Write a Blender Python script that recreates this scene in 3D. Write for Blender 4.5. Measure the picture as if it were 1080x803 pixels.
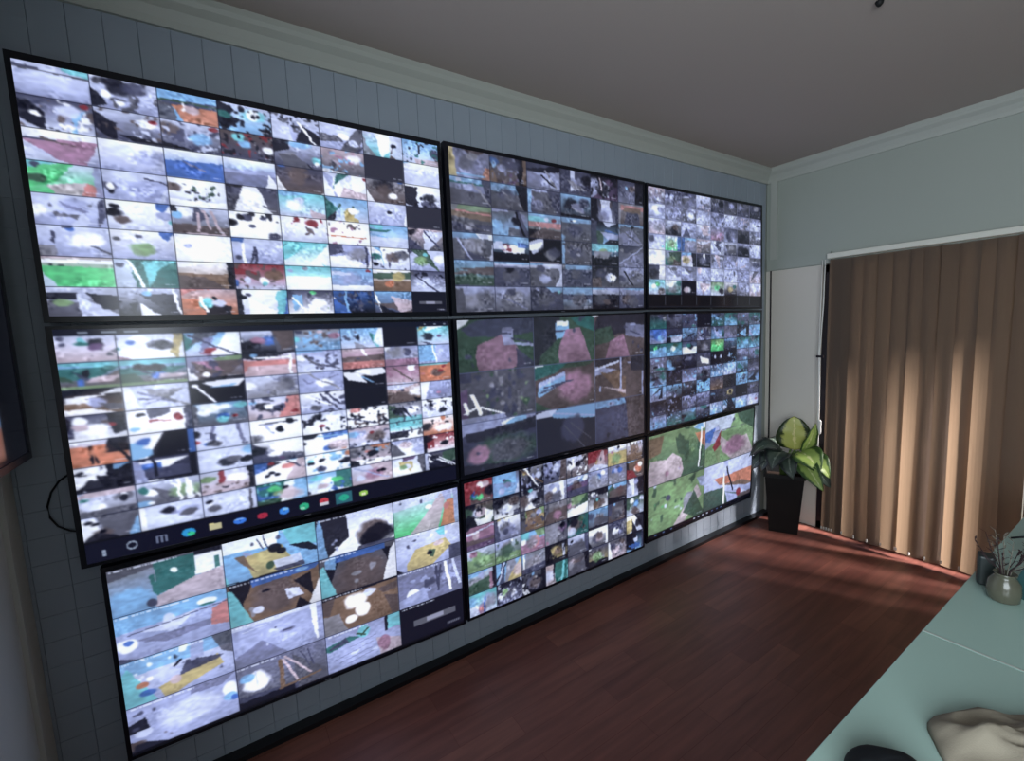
import bpy, bmesh, math, random
import numpy as np
from mathutils import Vector, Matrix
random.seed(4)
S = bpy.context.scene
COL = S.collection
for o in list(bpy.data.objects): bpy.data.objects.remove(o)

# ---------------------------------------------------------------- camera, world, lights, exposure
R_ = Vector((0.8356, -0.5478, -0.0410)); F_ = None
def _cam():
    yaw, pitch, roll = 0.575, -0.110, -0.041
    f = Vector((math.sin(yaw)*math.cos(pitch), math.cos(yaw)*math.cos(pitch), math.sin(pitch)))
    r = Vector((math.cos(yaw), -math.sin(yaw), 0)); u = r.cross(f)
    c, s = math.cos(roll), math.sin(roll)
    r2 = c*r+s*u; u2 = -s*r+c*u
    cd = bpy.data.cameras.new('camera'); cd.sensor_width = 36; cd.lens = 480.49/1080*36
    cd.clip_start = .02
    o = bpy.data.objects.new('camera', cd); COL.objects.link(o)
    m = Matrix((r2, u2, -f)).transposed().to_4x4(); m.translation = Vector((0.394, -1.796, 1.511))
    o.matrix_world = m; S.camera = o
_cam()
S.cycles.use_denoising = True
S.cycles.max_bounces = 8
S.cycles.sample_clamp_indirect = 4
vs = S.view_settings; vs.view_transform = 'Standard'; vs.look = 'None'; vs.gamma = 1; vs.exposure = 0
vs.use_curve_mapping = False
W = bpy.data.worlds.new('sky'); S.world = W; W.use_nodes = True
wn = W.node_tree; bgn = wn.nodes['Background']
sky = wn.nodes.new('ShaderNodeTexSky'); sky.sky_type = 'PREETHAM'; sky.turbidity = 4
sky.sun_direction = (0.5, -0.7, 0.5)
wn.links.new(sky.outputs[0], bgn.inputs[0]); bgn.inputs[1].default_value = .4

def light(name, typ, loc, direction, energy, color, **k):
    d = bpy.data.lights.new(name, typ); d.energy = energy; d.color = color
    for a, b in k.items(): setattr(d, a, b)
    o = bpy.data.objects.new(name, d); COL.objects.link(o); o.location = loc
    o.rotation_euler = Vector(direction).to_track_quat('-Z', 'Y').to_euler(); return o
# low sun coming through the end window, and an added fill light at the made-up left window opening
SUN = light('sun', 'SUN', (6, -4, 4), (-0.33, 0.86, -0.42), 44.0, (1.0, 0.93, 0.85), angle=math.radians(13))
FILL = light('added_fill_left', 'AREA', (-0.225, -2.60, 1.58), (1, .46, .02), 54, (0.84, 0.93, 1.0), shape='RECTANGLE', size=1.7, size_y=1.3, spread=math.radians(142))

# ---------------------------------------------------------------- helpers
def lin(c):
    c = c/255
    return c/12.92 if c <= .04045 else ((c+.055)/1.055)**2.4
def rgb(r, g, b): return (lin(r), lin(g), lin(b), 1)
class MB:
    def __init__(s): s.v = []; s.f = []
    def face(s, pts):
        n = len(s.v); s.v += [tuple(p) for p in pts]; s.f.append(tuple(range(n, n+len(pts))))
    def mesh(s, vs_, fs):
        n = len(s.v); s.v += [tuple(p) for p in vs_]; s.f += [tuple(i+n for i in f) for f in fs]
    def box(s, a, b):
        x0, y0, z0 = [min(a[i], b[i]) for i in range(3)]; x1, y1, z1 = [max(a[i], b[i]) for i in range(3)]
        s.mesh([(x0,y0,z0),(x1,y0,z0),(x1,y1,z0),(x0,y1,z0),(x0,y0,z1),(x1,y0,z1),(x1,y1,z1),(x0,y1,z1)],
               [(3,2,1,0),(4,5,6,7),(0,1,5,4),(1,2,6,5),(2,3,7,6),(3,0,4,7)])
    def prism(s, q0, q1):          # two matching loops joined
        n = len(q0)
        s.mesh(list(q0)+list(q1), [tuple(range(n-1, -1, -1)), tuple(range(n, 2*n))] +
               [(i, (i+1) % n, n+(i+1) % n, n+i) for i in range(n)])
    def tube(s, pts, r, seg=8):
        pts = [Vector(p) for p in pts]; n = len(pts); rr = r if hasattr(r, '__len__') else [r]*n
        rings = []; up = Vector((0, 0, 1))
        for i, p in enumerate(pts):
            t = (pts[min(i+1, n-1)]-pts[max(i-1, 0)]).normalized()
            a = t.cross(up)
            if a.length < .05: a = t.cross(Vector((1, 0, 0)))
            a.normalize(); b = t.cross(a)
            rings.append([p+rr[i]*(math.cos(k*2*math.pi/seg)*a+math.sin(k*2*math.pi/seg)*b) for k in range(seg)])
        vv = [v for r_ in rings for v in r_]; ff = []
        for i in range(n-1):
            for k in range(seg): ff.append((i*seg+k, i*seg+(k+1) % seg, (i+1)*seg+(k+1) % seg, (i+1)*seg+k))
        ff.append(tuple(range(seg-1, -1, -1))); ff.append(tuple((n-1)*seg+k for k in range(seg)))
        s.mesh(vv, ff)
    def lathe(s, prof, seg=24, c=(0, 0)):
        n = len(prof)
        vv = [(c[0]+r*math.cos(2*math.pi*k/seg), c[1]+r*math.sin(2*math.pi*k/seg), z) for r, z in prof for k in range(seg)]
        ff = [(i*seg+k, i*seg+(k+1) % seg, (i+1)*seg+(k+1) % seg, (i+1)*seg+k) for i in range(n-1) for k in range(seg)]
        ff.append(tuple(range(seg-1, -1, -1))); ff.append(tuple((n-1)*seg+k for k in range(seg)))
        s.mesh(vv, ff)
    def build(s, name, mat, parent=None, smooth=False, bevel=0):
        me = bpy.data.meshes.new(name); me.from_pydata(s.v, [], s.f); me.update()
        bm = bmesh.new(); bm.from_mesh(me); bmesh.ops.recalc_face_normals(bm, faces=bm.faces); bm.to_mesh(me); bm.free()
        if mat: me.materials.append(mat)
        if smooth:
            for p in me.polygons: p.use_smooth = True
        o = bpy.data.objects.new(name, me); COL.objects.link(o)
        if parent: o.parent = parent
        if bevel:
            m = o.modifiers.new('bevel', 'BEVEL'); m.width = bevel; m.segments = 2; m.limit_method = 'ANGLE'
        return o
def tag(o, label=None, cat=None, group=None, kind=None):
    if label: o['label'] = label
    if cat: o['category'] = cat
    if group: o['group'] = group
    if kind: o['kind'] = kind
    return o
def empty(name, loc=(0, 0, 0), rz=0):
    o = bpy.data.objects.new(name, None); COL.objects.link(o); o.location = loc; o.rotation_euler = (0, 0, rz); o.empty_display_size = .1
    return o
def origin_to(o, p):
    """move a mesh object's origin to p without moving the mesh"""
    p = Vector(p); o.data.transform(Matrix.Translation(-p)); o.location = p
def struct(o): o['kind'] = 'structure'; return o

# ---------------------------------------------------------------- materials
def mat(name, col, rough=.6, spec=.5, metal=0, noise=0, nscale=8, bump=0, bscale=60, col2=None, coat=0):
    m = bpy.data.materials.new(name); m.use_nodes = True; nt = m.node_tree; b = nt.nodes['Principled BSDF']
    b.inputs['Roughness'].default_value = rough; b.inputs['Metallic'].default_value = metal
    b.inputs['Specular IOR Level'].default_value = spec; b.inputs['Coat Weight'].default_value = coat
    c = rgb(*col); b.inputs['Base Color'].default_value = c
    tc = nt.nodes.new('ShaderNodeTexCoord')
    if noise:
        n = nt.nodes.new('ShaderNodeTexNoise'); n.inputs['Scale'].default_value = nscale; n.inputs['Detail'].default_value = 4
        nt.links.new(tc.outputs['Object'], n.inputs['Vector'])
        mx = nt.nodes.new('ShaderNodeMix'); mx.data_type = 'RGBA'
        k = 1-noise; c2 = rgb(*col2) if col2 else (c[0]*k, c[1]*k, c[2]*k, 1)
        mx.inputs['A'].default_value = c; mx.inputs['B'].default_value = c2
        nt.links.new(n.outputs['Fac'], mx.inputs['Factor']); nt.links.new(mx.outputs['Result'], b.inputs['Base Color'])
    if bump:
        n = nt.nodes.new('ShaderNodeTexNoise'); n.inputs['Scale'].default_value = bscale
        nt.links.new(tc.outputs['Object'], n.inputs['Vector'])
        bp = nt.nodes.new('ShaderNodeBump'); bp.inputs['Strength'].default_value = bump; bp.inputs['Distance'].default_value = .01
        nt.links.new(n.outputs['Fac'], bp.inputs['Height']); nt.links.new(bp.outputs[0], b.inputs['Normal'])
    return m
M_tile = mat('tile_white', (154, 165, 178), .45, .4, noise=.12, nscale=5)
M_wall = mat('wall_paint', (160, 167, 160), .6, .3, noise=.05, nscale=2)
M_left = mat('left_wall_paint', (190, 192, 188), .6, .3, noise=.08, nscale=3)
M_panel = mat('grey_panel', (208, 203, 194), .5, .3, noise=.05, nscale=2)
M_ceil = mat('ceiling_paint', (180, 169, 163), .8, .2, noise=.05, nscale=1.5)
M_trim = mat('trim_white', (172, 176, 170), .45, .4)
M_black = mat('black_plastic', (16, 17, 22), .35, .4)
M_blackm = mat('black_matte', (20, 20, 22), .6, .3)
M_bezel = mat('bezel', (14, 17, 28), .3, .45)
M_alu = mat('dark_aluminium', (38, 30, 36), .4, .4)
M_cord = mat('white_cord', (225, 225, 220), .5, .3)
M_head = mat('headrail_white', (215, 215, 205), .4, .4)
M_pot = mat('pot_black', (14, 14, 15), .45, .3)
M_soil = mat('soil', (40, 30, 24), .95, .1, noise=.5, nscale=60, bump=.6)
M_desk = mat('desk_pale_green', (164, 192, 182), .22, .45, noise=.05, nscale=3)
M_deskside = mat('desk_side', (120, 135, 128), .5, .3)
M_concrete = mat('outside_paving', (92, 92, 84), .9, .1, noise=.2, nscale=3)

# laminate floor
def floor_mat():
    m = bpy.data.materials.new('laminate_floor'); m.use_nodes = True; nt = m.node_tree; b = nt.nodes['Principled BSDF']
    L = nt.links
    tc = nt.nodes.new('ShaderNodeTexCoord')
    br = nt.nodes.new('ShaderNodeTexBrick'); br.offset = .37; br.offset_frequency = 2
    br.inputs['Scale'].default_value = 1; br.inputs['Brick Width'].default_value = .62; br.inputs['Row Height'].default_value = .098
    br.inputs['Mortar Size'].default_value = .0012; br.inputs['Bias'].default_value = 0; br.inputs['Mortar Smooth'].default_value = .3
    br.inputs['Color1'].default_value = rgb(132, 84, 72); br.inputs['Color2'].default_value = rgb(112, 68, 60); br.inputs['Mortar'].default_value = rgb(104, 56, 46)
    L.new(tc.outputs['Object'], br.inputs['Vector'])
    mp = nt.nodes.new('ShaderNodeMapping'); mp.inputs['Scale'].default_value = (2.2, 26, 1); L.new(tc.outputs['Object'], mp.inputs['Vector'])
    n = nt.nodes.new('ShaderNodeTexNoise'); n.inputs['Scale'].default_value = 1.2; n.inputs['Detail'].default_value = 6; n.inputs['Distortion'].default_value = .4
    L.new(mp.outputs[0], n.inputs['Vector'])
    r = nt.nodes.new('ShaderNodeValToRGB'); r.color_ramp.elements[0].position = .3; r.color_ramp.elements[1].position = .7
    r.color_ramp.elements[0].color = (.72, .70, .70, 1); r.color_ramp.elements[1].color = (1.12, 1.1, 1.08, 1)
    L.new(n.outputs['Fac'], r.inputs[0])
    mx = nt.nodes.new('ShaderNodeMix'); mx.data_type = 'RGBA'; mx.blend_type = 'MULTIPLY'; mx.inputs['Factor'].default_value = 1
    L.new(br.outputs['Color'], mx.inputs['A']); L.new(r.outputs[0], mx.inputs['B']); L.new(mx.outputs['Result'], b.inputs['Base Color'])
    b.inputs['Roughness'].default_value = .42; b.inputs['Specular IOR Level'].default_value = .5
    return m
M_floor = floor_mat()
def slat_mat():
    m = bpy.data.materials.new('blind_fabric'); m.use_nodes = True; nt = m.node_tree; L = nt.links
    nt.nodes.remove(nt.nodes['Principled BSDF']); out = nt.nodes['Material Output']
    d = nt.nodes.new('ShaderNodeBsdfDiffuse'); d.inputs[0].default_value = rgb(108, 97, 90)
    t = nt.nodes.new('ShaderNodeBsdfTranslucent'); t.inputs[0].default_value = rgb(228, 210, 190)
    mx = nt.nodes.new('ShaderNodeMixShader'); mx.inputs[0].default_value = .5
    tc = nt.nodes.new('ShaderNodeTexCoord'); w = nt.nodes.new('ShaderNodeTexNoise'); w.inputs['Scale'].default_value = 260
    bp = nt.nodes.new('ShaderNodeBump'); bp.inputs['Strength'].default_value = .15; bp.inputs['Distance'].default_value = .002
    L.new(tc.outputs['Object'], w.inputs['Vector']); L.new(w.outputs['Fac'], bp.inputs['Height']); L.new(bp.outputs[0], d.inputs['Normal'])
    L.new(d.outputs[0], mx.inputs[1]); L.new(t.outputs[0], mx.inputs[2]); L.new(mx.outputs[0], out.inputs[0])
    return m
M_slat = slat_mat()
def glass_mat():
    m = bpy.data.materials.new('window_glass'); m.use_nodes = True; nt = m.node_tree; L = nt.links
    nt.nodes.remove(nt.nodes['Principled BSDF']); out = nt.nodes['Material Output']
    t = nt.nodes.new('ShaderNodeBsdfTransparent'); t.inputs[0].default_value = (.86, .86, .9, 1)
    g = nt.nodes.new('ShaderNodeBsdfGlossy'); g.inputs['Roughness'].default_value = .02
    mx = nt.nodes.new('ShaderNodeMixShader'); mx.inputs[0].default_value = .08
    L.new(t.outputs[0], mx.inputs[1]); L.new(g.outputs[0], mx.inputs[2]); L.new(mx.outputs[0], out.inputs[0]); return m
M_glass = glass_mat()

# ---------------------------------------------------------------- room shell
X0, X1, YB, ZC, YW = -0.137, 3.93, -3.60, 2.585, 0.06
XT = 3.90                                    # the end wall leans in a little towards the ceiling
def lx(z): return X1 + (3.885 - X1)*z/ZC
m = MB(); m.box((X0-.1, YB-.1, -.1), (X1+.25, YW+.1, 0)); struct(m.build('floor', M_floor))
m = MB(); m.box((X0-.1, YB-.1, ZC), (X1+.25, YW+.1, ZC+.1)); struct(m.build('ceiling', M_ceil))
m = MB(); m.box((X0-.1, YW+.006, 0), (X1+.25, YW+.1, ZC)); struct(m.build('wall_back', M_wall))
# 3D tile cladding on the screen wall: every tile a shallow cushion with a diagonal crease
m = MB(); P = .0815; z0 = .059-P; nx = int((3.915-X0)/P)+1; nz = int((2.50-z0)/P)+1
for i in range(nx):
    for j in range(nz):
        a = X0+.02+(i-1)*P; b = a+P; c = z0+j*P; d = c+P
        a = max(a, X0+.001); b = min(b, 3.92); c = max(c, 0); d = min(d, 2.50)
        if b-a < .006 or d-c < .006: continue
        g = .0011
        o_ = [(a, YW+.0035, c), (b, YW+.0035, c), (b, YW+.0035, d), (a, YW+.0035, d)]
        h = [.0055, .002, .0062, .0045]
        k_ = .0004; i_ = [(a+g, YW+.003-h[0]*.5, c+k_), (b-g, YW+.003-h[1], c+k_), (b-g, YW+.003-h[2]*.5, d-k_), (a+g, YW+.003-h[3], d-k_)]
        n = len(m.v); m.v += o_+i_
        m.f += [(n, n+1, n+5, n+4), (n+1, n+2, n+6, n+5), (n+2, n+3, n+7, n+6), (n+3, n, n+4, n+7), (n+4, n+5, n+6), (n+4, n+6, n+7)]
struct(m.build('wall_tiles', M_tile))
m = MB(); wy0, wy1, wz0, wz1 = -3.50, -1.70, .88, 2.28
m.box((X0-.1, wy1, 0), (X0, YW, ZC)); m.box((X0-.1, YB, 0), (X0, wy0, ZC)); m.box((X0-.1, wy0, 0), (X0, wy1, wz0)); m.box((X0-.1, wy0, wz1), (X0, wy1, ZC))
struct(m.build('wall_left', M_left))
m = MB(); m.box((X0, YW-.005, 0), (X0+.012, YW-.085, 1.7)); struct(m.build('trim_1', M_left))
# wall behind the camera, and the frame of the unseen window added for the fill light
m = MB(); m.box((X0-.1, YB-.1, 0), (X1+.2, YB, ZC)); struct(m.build('wall_front', M_wall))
m = MB()
for a, b in (((wy0, wz0), (wy0+.05, wz1)), ((wy1-.05, wz0), (wy1, wz1)), ((wy0, wz0), (wy1, wz0+.05)), ((wy0, wz1-.05), (wy1, wz1)), (((wy0+wy1)/2-.02, wz0), ((wy0+wy1)/2+.02, wz1))): m.box((X0-.07, a[0], a[1]), (X0-.02, b[0], b[1]))
struct(m.build('window_added', M_alu))
# end wall: upper part, left strip, beam, window opening from y=-0.31 to y=-2.75
WY0, WY1, WZ = -.312, -2.75, 1.865
def wq(y0, y1, za, zb, name, mt, dx=0.0, th=.2):
    m = MB(); m.prism([(lx(za)-dx, y0, za), (lx(za)-dx, y1, za), (X1+th, y1, za), (X1+th, y0, za)],
                      [(lx(zb)-dx, y0, zb), (lx(zb)-dx, y1, zb), (X1+th, y1, zb), (X1+th, y0, zb)])
    return struct(m.build(name, mt))
wq(YW, YB, WZ, ZC, 'wall_right', M_wall)
wq(YW, WY0, 0, WZ, 'wall_right_panel', M_panel)
wq(WY1, YB, 0, WZ, 'wall_right_far', M_wall)
wq(.028, -.02, 1.94, 2.50, 'trim_2', M_trim, .012, -.02)
wq(.045, -.372, 1.868, 1.945, 'trim_3', M_wall, .022, -.02)
wq(.030, .020, 0.0, 1.868, 'trim_4', M_alu, .003, -.02)
# cornices
def cornice(name, p0, p1, nrm, mt):
    prof = [(0, 0), (.012, 0), (.016, .02), (.03, .045), (.048, .062), (.055, .075), (.055, .095), (0, .095)]
    q = [[Vector(p)+Vector(nrm)*a+Vector((0, 0, 2.49+b)) for a, b in prof] for p in (p0, p1)]
    m = MB(); m.prism(q[0], q[1]); return struct(m.build(name, mt))
cornice('trim_5', (X0, YW, 0), (X1-.02, YW, 0), (0, -1, 0), M_trim)
cornice('trim_6', (3.89, YW, 0), (3.89, YB, 0), (-1, 0, 0), M_trim)
m = MB(); m.box((X0, YW, 0), (3.925, .012, .02)); struct(m.build('baseboard_back', M_black))
# window in the end wall: dark frame, panes
m = MB()
for a, b in (((3.935, WY0, 0), (4.0, WY0-.055, WZ)), ((3.935, WY1+.055, 0), (4.0, WY1, WZ)), ((3.935, WY0, 0), (4.0, WY1, .05)), ((3.935, WY0, WZ-.05), (4.0, WY1, WZ)),
             ((3.935, -.86, 0), (4.0, -.93, WZ)), ((3.935, -1.5, 0), (4.0, -1.57, WZ)), ((3.935, -2.12, 0), (4.0, -2.19, WZ))): m.box(a, b)
w1 = struct(m.build('window_1', M_alu))
m = MB(); m.box((3.965, WY0, .03), (3.97, WY1, WZ-.03)); m.build('window_pane', M_glass, w1)
# outside: paving, and a slab added to block the sun
m = MB(); m.box((4.18, -12, -.12), (14, 8, -.06)); tag(m.build('paving', M_concrete), kind='structure')
m = MB(); ev = [(4.14, -6), (4.45, -3.8), (4.62, -2.95), (4.95, -2.3), (4.95, 3), (4.14, 3)]; m.prism([(a, b, 2.05) for a, b in ev], [(a, b, 2.15) for a, b in ev]); tag(m.build('shade_slab', M_trim), kind='structure')  # unseen slab, outline shaped so the top of the blind falls in shade

# ---------------------------------------------------------------- screen pictures
PAL = {k: np.array(v, float) for k, v in {
 'W': (238, 243, 255), 'w': (196, 206, 240), 'L': (158, 168, 216), 'M': (118, 124, 168), 'D': (66, 70, 108), 'K': (20, 22, 44), 'd': (44, 46, 68),
 'g': (70, 205, 125), 'G': (54, 86, 72), 'y': (120, 158, 108), 'B': (55, 105, 205), 'b': (120, 178, 232), 'c': (104, 200, 214), 't': (38, 112, 114),
 'R': (150, 42, 56), 'r': (200, 122, 122), 'o': (204, 122, 88), 'O': (122, 94, 78), 'n': (92, 78, 84), 'Y': (188, 170, 104), 'p': (160, 112, 148),
 'P': (98, 72, 122), 'e': (136, 138, 158), 'E': (84, 86, 108), 's': (190, 172, 186)}.items()}
def vnoise(rng, h, w, sy, sx):
    """smooth value noise, sy x sx lattice cells over an h x w picture, roughly -1..1"""
    g = rng.uniform(-1, 1, (int(sy)+3, int(sx)+3)); yi = np.linspace(0, sy, h); xi = np.linspace(0, sx, w)
    y0_, x0_ = yi.astype(int), xi.astype(int); fy, fx = (yi-y0_)[:, None], (xi-x0_)[None]
    fy = fy*fy*(3-2*fy); fx = fx*fx*(3-2*fx)
    return g[y0_][:, x0_]*(1-fy)*(1-fx)+g[y0_+1][:, x0_]*fy*(1-fx)+g[y0_][:, x0_+1]*(1-fy)*fx+g[y0_+1][:, x0_+1]*fy*fx
def draw_cell(code, w, h, rng, tex=.10):
    """paint one camera view; coordinates in the code are digits 0-9 across the cell"""
    tk = code.split(); yy, xx = np.mgrid[0:h, 0:w]; X = (xx+.5)/w*9; Y = (yy+.5)/h*9
    plain = tk[0] in ('KK', 'dd')
    if not plain:       # ragged outlines
        wv = .13 if ';' in code else .34; X = X+wv*.6*vnoise(rng, h, w, 3, 4)+wv*.5*vnoise(rng, h, w, 8, 11); Y = Y+wv*.6*vnoise(rng, h, w, 3, 4)+wv*.5*vnoise(rng, h, w, 7, 12)
    Y0 = (yy+.5)/h*9; X0_ = (xx+.5)/w*9
    a = PAL[tk[0][0]]; b = PAL[tk[0][1] if len(tk[0]) > 1 else tk[0][0]]
    t = (Y0/9)[..., None]; im = a*(1-t)+b*t
    fine = vnoise(rng, h, w, 6, 10)*.6+vnoise(rng, h, w, 11, 20)*.5
    for k in tk[1:]:
        if k[0] == '#':
            im[(abs(Y0-4.8) < .75) & (abs(X0_-4.8) < 3.0)] = (92, 94, 112); im[(abs(Y0-4.8) < .55) & (abs(X0_-4.8) < 1.2)] = (150, 152, 176)
            s = (abs(Y0-7.9) < .3) & (abs(X0_-7.4) < 1.0) & ((xx % 3) > 0); im[s] = (110, 112, 135); continue
        if len(k) < 2: continue
        c = PAL[k[0]]; op = k[1]; d = [int(q) for q in k[2:] if q.isdigit()]
        if op in ';%~':
            d = [int(k[i:i+2])*9/99 for i in range(2, len(k)-1, 2)]
        if op in ':;':
            p = [(d[i]+(-.6 if d[i] == 0 else .6 if d[i] > 8.95 else 0), d[i+1]+(-.6 if d[i+1] == 0 else .6 if d[i+1] > 8.95 else 0)) for i in range(0, len(d)-1, 2)]
            ins = np.zeros((h, w), bool); n = len(p)
            for i in range(n):
                x1, y1 = p[i]; x2, y2 = p[(i+1) % n]
                if y1 == y2: continue
                cr = ((y1 > Y) != (y2 > Y)) & (X < (x2-x1)*(Y-y1)/(y2-y1)+x1); ins ^= cr
            im[ins] = im[ins]*.10+c*.90
        elif op in '-~':
            lw_ = .25
            if op == '~': lw_ = d[0]*(.6 if w > 110 else .8); d = d[1:]
            x1, y1, x2, y2 = d[:4]; L = math.hypot(x2-x1, y2-y1)+1e-6
            u = np.clip(((X-x1)*(x2-x1)+(Y-y1)*(y2-y1))/L**2, 0, 1)
            im[np.hypot(X-x1-u*(x2-x1), Y-y1-u*(y2-y1)) < lw_] = c
        elif op == '%':
            cx, cy, rx, ry = d[:4]; e = ((X-cx)/(rx+.02))**2+((Y-cy)/(ry+.02))**2+fine*.35
            k_ = np.clip((1.2-e)/(.35+.12*rx), 0, 1)[..., None]*.92; im = im*(1-k_)+c*k_
        elif op == '@':
            cx, cy, rx, ry = d[:4]; e = ((X-cx)/(rx*.55+.05))**2+((Y-cy)/(ry*.6+.05))**2+fine*.55
            k_ = (np.clip((1.4-e)/(.5+.12*rx), 0, 1)*(.86 if rx > 2 else .95))[..., None]; im = im*(1-k_)+c*k_
        elif op == '*':
            x0, y0, x1, y1 = d[1:5] if len(d) >= 5 else (0, 0, 9, 9)
            nz_ = vnoise(rng, h, w, 6, 9)*.7+vnoise(rng, h, w, 10, 17)*.6
            fe = np.minimum(np.minimum(X-x0+.5, x1-X+.5), np.minimum(Y-y0+.5, y1-Y+.5)); fe = np.clip(fe, -1, .6)
            m_ = np.clip((nz_-(.66-.105*d[0])+(fe-.6)*.7)/.22, 0, 1)[..., None]*.9; im = im*(1-m_)+c*m_
    if not plain:
        lum = im.mean(-1, keepdims=True)/255; mid = np.clip(4*lum*(1-lum), 0, 1)
        dt = .5*vnoise(rng, h, w, 2, 3)+.35*vnoise(rng, h, w, 7, 10)+.5*vnoise(rng, h, w, h/2.5, w/5)
        sp = vnoise(rng, h, w, h/2.2, w/2.4); pm = np.clip(vnoise(rng, h, w, 3, 4)*1.6+.1, 0, 1); im = im+(sp*pm*(16 if w > 80 else 40))[..., None]*(.3+mid)
        im = im*(1+tex*1.5*dt[..., None]*(.25+mid))
        r2 = ((X0_-4.5)/4.5)**2+((Y0-4.5)/4.5)**2                  # lens falloff of the small cameras
        im = im*(1.06-.09*np.clip(r2, 0, 2)[..., None])
    return im
def blur(im, k=1):
    for _ in range(k):
        p = np.pad(im, ((1, 1), (1, 1), (0, 0)), 'edge')
        im = (p[:-2, 1:-1]+p[2:, 1:-1]+p[1:-1, :-2]+p[1:-1, 2:]+3*p[1:-1, 1:-1])/7
    return im
def grid_picture(Wd, Hd, rect, cols, rows, cells, seed, line=(26, 30, 52), lw=1, tex=.1, stamps=0, bg=(12, 14, 28), k=1, sat=.72):
    """picture of the whole panel; rect = content rectangle (fractions, y down), cols/rows = cell edges (0..1 inside rect)"""
    rng = np.random.default_rng(seed); im = np.zeros((Hd, Wd, 3))+np.array(bg, float)
    rx0, ry0, rx1, ry1 = rect
    cx = [int(round((rx0+(rx1-rx0)*c)*Wd)) for c in cols]; cy = [int(round((ry0+(ry1-ry0)*c)*Hd)) for c in rows]
    for j in range(len(rows)-1):
        for i in range(len(cols)-1):
            code = cells[j][i]; w, h = cx[i+1]-cx[i], cy[j+1]-cy[j]
            c = draw_cell(code, w, h, rng, tex)
            if stamps:
                q = rng.random(w) < .65; n = int(w*rng.uniform(.45, .75)); q[:2] = False; q[n:] = False
                c[1+stamps:3+stamps][:, q] = c[1+stamps:3+stamps][:, q]*.25+np.array((225, 232, 250))*.75
            elif w > 20 and rng.random() < .7:
                n = rng.integers(6, 14); x0 = w-n-3; q = np.zeros(w, bool); q[x0:x0+n] = rng.random(n) < .8
                c[h-4:h-3][:, q] = c[h-4:h-3][:, q]*.4+np.array((215, 222, 245))*.6
            im[cy[j]:cy[j+1], cx[i]:cx[i+1]] = c
    im = blur(im, k)
    lum = im@np.array((.3, .55, .15)); im = lum[..., None]*np.array((.94, .98, 1.12))*(1-sat)+im*sat
    im = np.where(im > 150, 150+(im-150)*1.25, im)
    for x in cx[1:-1]:
        im[cy[0]:cy[-1], x-(lw//2):x-(lw//2)+lw] = im[cy[0]:cy[-1], x-(lw//2):x-(lw//2)+lw]*.25+np.array(line)*.75
    for y in cy[1:-1]:
        im[y-(lw//2):y-(lw//2)+lw, cx[0]:cx[-1]] = im[y-(lw//2):y-(lw//2)+lw, cx[0]:cx[-1]]*.25+np.array(line)*.75
    return im
def even(n): return [i/n for i in range(n+1)]
def table(txt): return [[c.strip() for c in r.split('|')] for r in txt.strip().split('\n')]

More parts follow.
